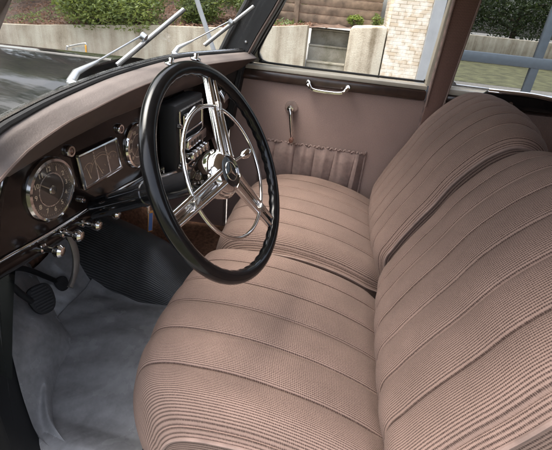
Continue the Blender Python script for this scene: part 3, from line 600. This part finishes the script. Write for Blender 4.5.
# ================================================================= STEERING COLUMN AND WHEEL
WC=Vector((-.334,.093,.803)); e1=Vector((.9896,-.1438,0)); e2=Vector((.0632,.4352,.8981)); en=e1.cross(e2).normalized()
cl=thing('steering_column','thick black steering column running under the dashboard','steering column',WC-en*.4)
bm=B(); lathe(bm,[(.0,-.03),(.023,-.03),(.025,-.05),(.025,-.20),(.0270,-.202),(.0270,-.215),(.025,-.217),(.025,-.62),(0,-.62)],WC,en,36); finish('column_tube',bm,'blackgloss',cl)
sw=thing('steering_wheel','large black three spoke steering wheel with thin chrome horn ring','steering wheel',WC)
def onw(r,a,off=0): a=rad(a); return WC+e1*r*math.cos(a)+e2*r*math.sin(a)+en*off
bm=B(); NR=240; seg=18; R0=.2005; rings=[]
for i in range(NR):
    a=360*i/NR; d=(e1*math.cos(rad(a))+e2*math.sin(rad(a))); ring=[]
    wav=(.5+.5*math.cos(rad(a)*44))
    for k in range(seg):
        th=2*PI*k/seg; rr=math.cos(th); nn_=math.sin(th)
        amp=.0138; back=max(0,-rr*.75-nn_*.65); f=1-.15*back*(1-wav)
        ring.append(bm.verts.new(WC+d*(R0+amp*rr*f)+en*(.0128*nn_*f)))
    rings.append(ring)
for i in range(NR):
    A=rings[i];Q=rings[(i+1)%NR]
    for k in range(seg): bm.faces.new((A[k],Q[k],Q[(k+1)%seg],A[(k+1)%seg]))
finish('rim',bm,'rimblack',sw)
SP=(65,184,303)
for a in SP:
    d=onw(1,a)-WC; t_=en.cross(d).normalized(); bm=B()
    for s0,w,hgt in ((-.0125,.0058,.004),(.0125,.0058,.004)):
        P=[WC+d*r+t_*(s0*(1-.25*(r-.03)/.16))+en*(.010-.010*((r-.03)/.16)) for r in (.03,.08,.13,.175,.195)]
        tube(bm,P,[w*1.15,w*1.05,w,w*.95,w*.9],12)
    P=[WC+d*r+en*(.004-.008*((r-.03)/.16)) for r in (.03,.08,.13,.175,.195)]
    for i,p in enumerate(P): pass
    w0,w1=.0145,.011
    prism(bm,[P[0]-t_*w0,P[-1]-t_*w1,P[-1]+t_*w1,P[0]+t_*w0],-en*.006,.001)
    finish('spoke',bm,'chrome',sw)
bm=B(); lathe(bm,[(.032,-.045),(.040,-.03),(.048,-.010),(.050,.004),(.0495,.008),(.046,.009),(.0455,.012),(.045,.015),(.041,.022),(.034,.0275),(.0305,.0285),(.030,.026)],WC-en*.014,en,56); hb=finish('hub',bm,'chrome',sw)
bm=B(); lathe(bm,[(0,.0285),(.02,.028),(.030,.0262)],WC-en*.014,en,40); em=finish('hub_badge',bm,'blackgloss',sw)
bm=B(); tube(bm,[WC+en*.0150+e1*.0185*math.cos(i*2*PI/40)+e2*.0185*math.sin(i*2*PI/40) for i in range(40)],.0011,6,closed=True)
for k in range(3):
    a=rad(65+120*k); d=e1*math.cos(a)+e2*math.sin(a); tt=en.cross(d); c=WC+en*.0146
    top=c+d*.0183; q=[c+tt*.0030-d*.0015,c-tt*.0030-d*.0015]; ap=c+en*.0028
    v=[bm.verts.new(x) for x in (top+en*.0006,q[0],q[1],ap)]; bm.faces.new((v[0],v[1],v[3])); bm.faces.new((v[0],v[3],v[2]))
finish('emblem',bm,'chrome',em)
bm=B(); HR=.129; hof=.006
tube(bm,[onw(HR,i*3,hof) for i in range(120)],.0037,10,closed=True); hr=finish('horn_ring',bm,'chrome',sw)
for a in SP:
    bm=B(); d=onw(1,a)-WC; t_=en.cross(d).normalized(); box(bm,(-.009,-.007,-.010),(.011,.007,.008),.003,X=(d,t_,en),o=onw(HR,a,hof)); finish('ring_clip',bm,'satin',hr)
# indicator lever
bm=B(); P=[onw(.040,8,-.006),onw(.060,7,-.001),onw(.078,6,.004)]; tube(bm,P,[.0035,.003,.003],10); il=finish('indicator_lever',bm,'chrome',sw)
dv=(P[2]-P[1]).normalized(); bm=B(); lathe(bm,[(0.003,-.002),(.0075,.004),(.0098,.013),(.0095,.022),(.006,.029),(0,.031)],P[2],dv,24); finish('lever_knob',bm,'chrome',il)
# ================================================================= KEYS
ky=thing('car_keys','ignition keys with blue enamel fob hanging below the dashboard','keys',(-.168,.35,.62))
bm=B(); tube(bm,[(-.168+.010*math.cos(a*PI/8),.350,.606+.010*math.sin(a*PI/8)) for a in range(16)],.0013,6,closed=True); finish('key_ring',bm,'chrome',ky)
bm=B(); lathe(bm,[(.009,0),(.009,.012),(.004,.013),(.004,.02),(0,.02)],(-.170,.372,.622),(0,-1,0),18); finish('lock_barrel',bm,'chrome',ky)
bm=B(); box(bm,(-.178,.346,.582),(-.166,.349,.602),.001); finish('key',bm,'satin',ky)
Xf=frame((-.55,-.83,0),(.12,0,1)); bm=B(); box(bm,(-.0075,-.062,0),(.0075,0,.003),.001,X=Xf,o=(-.163,.348,.585)); fb=finish('fob',bm,'brass',ky)
bm=B(); box(bm,(-.0055,-.058,.0032),(.0055,-.006,.0038),0,X=Xf,o=(-.163,.348,.585)); finish('enamel',bm,'blue',fb,smooth=False)
# ================================================================= HANDBRAKE, PEDALS
hl=thing('handbrake_lever','grey metal handbrake lever hanging below the dashboard edge','handbrake',(-.29,.5,.42))
bm=B(); P=crom([(-.325,.475,.590),(-.318,.470,.55),(-.318,.468,.51),(-.332,.467,.475),(-.358,.466,.450)],6); tube(bm,P,[.010+.0055*math.sin(min(1,i/(len(P)-1)*1.25)*PI*.55) for i in range(len(P))],14,flat=.45,up=(1,.3,.2)); finish('lever_grip',bm,'greymetal',hl)
def pedal(label,c,nrm,w,h,arm):
    p_=thing('foot_pedal',label,'pedal',c); X=frame(nrm); bm=B()
    pts=[]
    for k in range(24):
        a=2*PI*k/24; ca,sa=math.cos(a),math.sin(a); px_=w*math.copysign(abs(ca)**.75,ca)*(1+.18*sa); py_=h*math.copysign(abs(sa)**.75,sa); pts.append(Vector(c)+X[0]*px_+X[1]*py_)
    prism(bm,pts,X[2]*.014,.003); pdl=finish('rubber_pad',bm,'rubber',p_)
    bm=B()
    for k in range(9):
        yy=-h*.8+k*h*.2; ww=w*.78*math.sqrt(max(.05,1-(yy/h)**2)); box(bm,(-ww,yy,.0145),(ww,yy+h*.09,.0165),0,X=X,o=c)
    finish('grip_ribs',bm,'blackmatte',pdl)
    bm=B(); tube(bm,crom(arm,6),.0085,10); finish('pedal_arm',bm,'blackmatte',p_)
pc=(-.262,.655,.285)
pedal('black rubber clutch pedal pad with ribs, on a black arm at the lower left',pc,(-.35,-.75,.55),.034,.044,[(-.288,.662,.297),(-.31,.665,.34),(-.351,.66,.411),(-.45,.66,.50)])
pc2=(-.065,.76,.165)
pedal('rear black brake pedal half hidden behind the handbrake lever',pc2,(-.35,-.8,.5),.022,.026,[pc2,(-.10,.77,.215),(-.215,.75,.341),(-.33,.72,.40)])
# ================================================================= FLOOR MAT, TUNNEL
def matz(x,y):
    z=.108+.006*math.sin(9*x+6*y)+.004*math.sin(23*x-14*y)+.0022*math.sin(55*x+30*y+3*math.sin(9*y))
    if y>.70: z+=1.05*(y-.70)-.0
    elif y>.58: z+=.5*(y-.58)**2/.12*.3
    if x<-.47: z+=min(.022,.35*(-.47-x))
    if x>-.02: z+=.05*min(1,(x+.02)/.1)
    return z
def mat_(u,v):
    y=-.25+1.08*v; q=min(1,max(0,(.56-y)/.14)); xl=-.505-.135*q*q*(3-2*q); x=xl+(.06-xl)*u; return (x,y,matz(x,y))
bm=B(); grid(bm,mat_,120,150); mt=finish('floor_mat',bm,'mat'); tag(mt,'creased grey vinyl floor mat in the driver footwell','floor mat')
# seam flap over the mat
fl=B()
LE=crom([(-.22,.86,.34),(-.36,.70,.345),(-.42,.62,.285),(-.50,.53,.175),(-.545,.45,.12),(-.56,.30,.108)],10)
RE=crom([(-.10,.83,.25),(-.19,.68,.135),(-.244,.60,.107),(-.36,.56,.105),(-.46,.50,.104),(-.535,.42,.104)],10)
RE+=[Vector((-.535,.42,.104))]*0
def flap(u,v):
    q=v*(len(LE)-1); i=min(int(q),len(LE)-2); a=LE[i].lerp(LE[i+1],q-i); b_=RE[i].lerp(RE[i+1],q-i); wv=1-v; p=a.lerp(b_,u)
    p.z+=.008+.030*math.sin(PI*u)**1.2*wv**.5+.006*math.sin(14*v+5*u)*u*(1-u)*4-.02*math.sin(2*PI*u)*.6
    if p.x>-.51: p.z=max(p.z,matz(p.x,p.y)+.006)
    return p
grid(fl,flap,50,80); tag(finish('mat_flap',fl,'mat'),'overlapping grey vinyl flap turned up against the black kick panel','floor mat')
def arch(u,v):
    q=v*(len(LE)-1); i=min(int(q),len(LE)-2); a=LE[i].lerp(LE[i+1],q-i); x=a.x+(-.640-a.x)*u
    return (x,a.y+.02*u,a.z-.004+.03*math.sin(PI*.5*u))
bm=B(); grid(bm,arch,12,50); finish('wheel_arch',bm,'sillblack',car)
# tunnel
def tun(u,v):
    y=.10+.88*v; w=.122; cx=.108+.16*max(0,y-.50); h=smooth_tab(y,[(.1,.12),(.22,.135),(.34,.185),(.41,.24),(.487,.295),(.674,.335),(1.0,.37)]); a=PI*u; ca,sa=math.cos(a),math.sin(a)
    return (cx-w*ca,y,.09+(h-.09)*abs(sa)**.95)
bm=B(); grid(bm,tun,80,60,uvf=lambda u,v:(u*.46,v*.88)); tag(finish('tunnel_cover',bm,'tunnel'),'black ribbed rubber cover over the transmission tunnel in the footwell','tunnel cover')
bm=B(); grid(bm,lambda u,v:(.20+.41*u,-.2+1.05*v,.102+.006*math.sin(11*u+7*v)+(1.05*max(0,-.2+1.05*v-.72))),30,40); tag(finish('floor_carpet',bm,'carpet'),'dark brown carpet in the passenger footwell beyond the tunnel','carpet')
# ================================================================= SEATS
def sgn(p,x): return math.copysign(abs(x)**p,x)
def make_seat(label,group,inb):
    s=thing('front_seat',label,'car seat',(0,-.1,.1),group)
    Wd=.292; cr_=.13; N=6; pitch=2*(Wd-.012)/N
    def groove(x,m,p):
        f=((x+Wd-m)/p)%1.0; d=min(f,1-f)*p; return .0035*math.exp(-(d/.0028)**2)
    def pleat(x):   # returns 0 at seam .. 1 mid
        f=((x+Wd-.012)/pitch)%1.0; return (math.sin(PI*f))**.33 if 0<=f<=1 else 0
    def yf(x):      # front edge in plan
        ax=abs(x); cr_=.055 if x*inb>0 else .185
        if ax<=Wd-cr_: return .272-.012*(ax/(Wd-cr_))**2
        q=min(1,(ax-(Wd-cr_))/cr_); return .260-(cr_*(1-math.sqrt(max(0,1-q*q))) if cr_<.1 else cr_*.66*q**2.3)
    prof=[(0,.328),(.10,.368),(.30,.412),(.55,.438),(.75,.438),(.88,.424),(.95,.392),(.99,.325),(1.0,.265),(.985,.20)]
    def cush(u,v):
        x=-Wd+2*Wd*u; ax=abs(x)/Wd; k=v*1.0; 
        # v along arc: table gives y fraction and z
        n=len(prof)-1; q=k*n; i=min(int(q),n-1); f=q-i
        P=crom_prof(q); fy,z=P
        y=-.335+(yf(x)+.335)*fy
        side=max(0,(ax-.80)/.20); drop=.045*side**2.0 if fy<.99 or True else 0
        topw=max(0,min(1,(z-.30)/.06)); pl=pleat(x)*max(0,min(1,(z-.335)/.04))*(1 if ax<.97 else 0)
        z=z+.012*(1-ax**2)-drop*topw+(.0135*(pl-.6)-groove(x,.012,pitch)*(1 if ax<.97 else 0)*max(0,min(1,(z-.335)/.04)))*min(1,fy*6+.35)
        if x*inb>0: x-=inb*.035*max(0,(ax-.6)/.4)**2*max(0,1-fy/.16)**1.5
        y+=.004*pl*(1-topw)
        return (x,y,z)
    tabv=[]
    pts=crom([(a,b_,0) for a,b_ in prof],14)
    def crom_prof(q):
        i=q*14; j=min(int(i),len(pts)-2); p=pts[j].lerp(pts[j+1],i-j); return p.x,p.y
    bm=B(); V=grid(bm,cush,321,120,uvf=lambda u,v:(2*Wd*u,v*.85))
    c=finish('cushion',bm,'seat',s,angle=70)
    # side wall of cushion following outline
    n1=len(prof)-1
    for sg in (0,1):
        bm=B(); edge=[Vector(cush(sg,j/129)) for j in range(130)]
        def sw_(u,v):
            p=edge[int(round(u*129))]; return (p.x+(.006*math.sin(PI*v))*(1 if sg else -1),p.y,p.z+(.14-p.z)*v)
        grid(bm,sw_,130,8,uvf=lambda u,v:(v*.25,u*.6)); finish('cushion_side',bm,'gusset',c,angle=70)
    for sg in (0,1):
        bm=B(); tube(bm,[cush(sg,j/129) for j in range(0,130,2)],.0042,6); finish('piping',bm,'pipe',c)
    bm=B(); box(bm,(-Wd+.02,-.30,.10),(Wd-.02,.19,.24),.01); finish('seat_base',bm,'blackmatte',s)
    # ---- backrest
    E=crom([(0,-.305,.335),(0,-.277,.43),(0,-.297,.50),(0,-.330,.575),(0,-.366,.645),(0,-.402,.722),(0,-.455,.795),(0,-.510,.845),(0,-.560,.858),(0,-.603,.843),(0,-.634,.803),(0,-.648,.745)],10)
    def edgept(s_): q=s_*(len(E)-1); j=min(int(q),len(E)-2); return E[j].lerp(E[j+1],q-j)
    Nb=7; pb=2*(Wd-.016)/Nb
    def back(u,v,off=0):
        x=-Wd+2*Wd*u; ax=abs(x)/Wd; p=edgept(v); p2=edgept(min(1,v+.01))-edgept(max(0,v-.01)); nrm=Vector((0,p2.z,-p2.y)).normalized()
        tp=max(0,(v-.55)/.45); f=((x+Wd-.016)/pb)%1.0; pl=(math.sin(PI*f))**.33
        crown=.024*(1-ax**2.6)*(1-.45*tp); round_=(.016*max(0,(ax-.93)/.07)**2 if x*inb>0 else .030*max(0,(ax-.86)/.14)**2.2)
        lift=.004*(1-ax**2)*tp-(.045 if x*inb>0 else .012)*max(0,ax-.05)**2/.9*tp
        xx=x*(1.13 if inb==1 and x<0 else (.972 if inb==-1 and x<0 else 1))*(1-.06*tp*tp)*(1-.04*max(0,.15-v)/.15)
        q=p+nrm*(crown-round_+(.0125+.006*tp)*(pl-.6)*(1 if ax<.96 else 0)*min(1,(1-v)*6)*min(1,v*10+.3)-groove(x,.016,pb)*(1 if ax<.95 else 0)*min(1,(1-v)*6))
        return Vector((xx,q.y,q.z+lift))
    bm=B(); grid(bm,back,321,110,uvf=lambda u,v:(2*Wd*u,v*.8)); bk=finish('backrest',bm,'seat',s,angle=70)
    for sg in (0,1):
        ed=[back(sg,j/109) for j in range(110)]
        bm=B()
        def gs(u,v):
            p=ed[int(round(u*109))]; back_=Vector((p.x+(.010*math.sin(PI*v)-.012*v)*(1 if sg else -1),min(p.y,-.30)-.16+.06*u,max(.30,p.z-.03-.12*u))); return p.lerp(back_,v)
        grid(bm,gs,110,14,uvf=lambda u,v:(v*.13,u*.7)); finish('side_gusset',bm,'gusset',bk,angle=70)
    for sg in (0,1):
        bm=B(); tube(bm,[back(sg,j/109) for j in range(0,110,2)],.0045,6); finish('piping',bm,'pipe',bk)
    bm=B(); grid(bm,lambda u,v:(-Wd*.93+2*Wd*.93*u,-.50-.14*v,.15+.66*v),6,6); finish('back_panel',bm,'gusset',bk)
    return s
seat=make_seat('ribbed pinkish brown passenger seat beside the far door','pleated front seats',-1)
seat.location=(.308,-.112,.112)
seat2=make_seat('ribbed pinkish brown driver seat nearest the camera, below the steering wheel','pleated front seats',1)
seat2.location=(-.304,-.1,.1)
for ch in seat2.children:      # the driver's backrest leans a little further back
    if ch.name.startswith('backrest'): ch.location.y-=.022
# ================================================================= WIPERS
def wiper(label,piv,arm_end,b0,b1):
    w=thing('windscreen_wiper',label,'wiper',piv,'windscreen wipers'); piv,arm_end,b0,b1=map(Vector,(piv,arm_end,b0,b1)); n=Vector((0,.887,.461)); o_=n*.012
    d=(arm_end-piv); bm=B(); P=[piv+o_*.6,piv+d*.12+o_*1.6,piv+d*.35+o_*1.4]; tube(bm,P,[.0085,.008,.0035],12,flat=.55,up=n); finish('arm_base',bm,'alu',w)
    bm=B(); lathe(bm,[(.009,-.004),(.009,.006),(.006,.011),(0,.012)],piv,n,16); finish('pivot',bm,'alu',w)
    bm=B(); tube(bm,[piv+d*.33+o_*1.4,arm_end+o_*1.4],.0024,8); finish('arm',bm,'alu',w)
    bm=B(); tube(bm,[b0+o_*.7,b1+o_*.7],.0052,8,flat=.5,up=n); bl=finish('blade',bm,'alu',w)
    bm=B(); tube(bm,[b0+o_*.2,b1+o_*.2],.003,6); finish('rubber_strip',bm,'rubber',bl)
    bm=B(); c=arm_end+o_; lathe(bm,[(.0,-.01),(.009,-.008),(.010,.006),(0,.01)],c,n,12); finish('clip',bm,'alu',bl)
def gl(x,z): return (x,ws(x,z,.014),z)
wiper('grey windscreen wiper on the driver side of the glass',gl(-.305,.925),gl(.012,.988),gl(-.09,.930),gl(.18,1.058))
wiper('grey windscreen wiper on the passenger side of the glass',gl(.24,.925),gl(.47,1.02),gl(.385,.945),gl(.545,1.078))
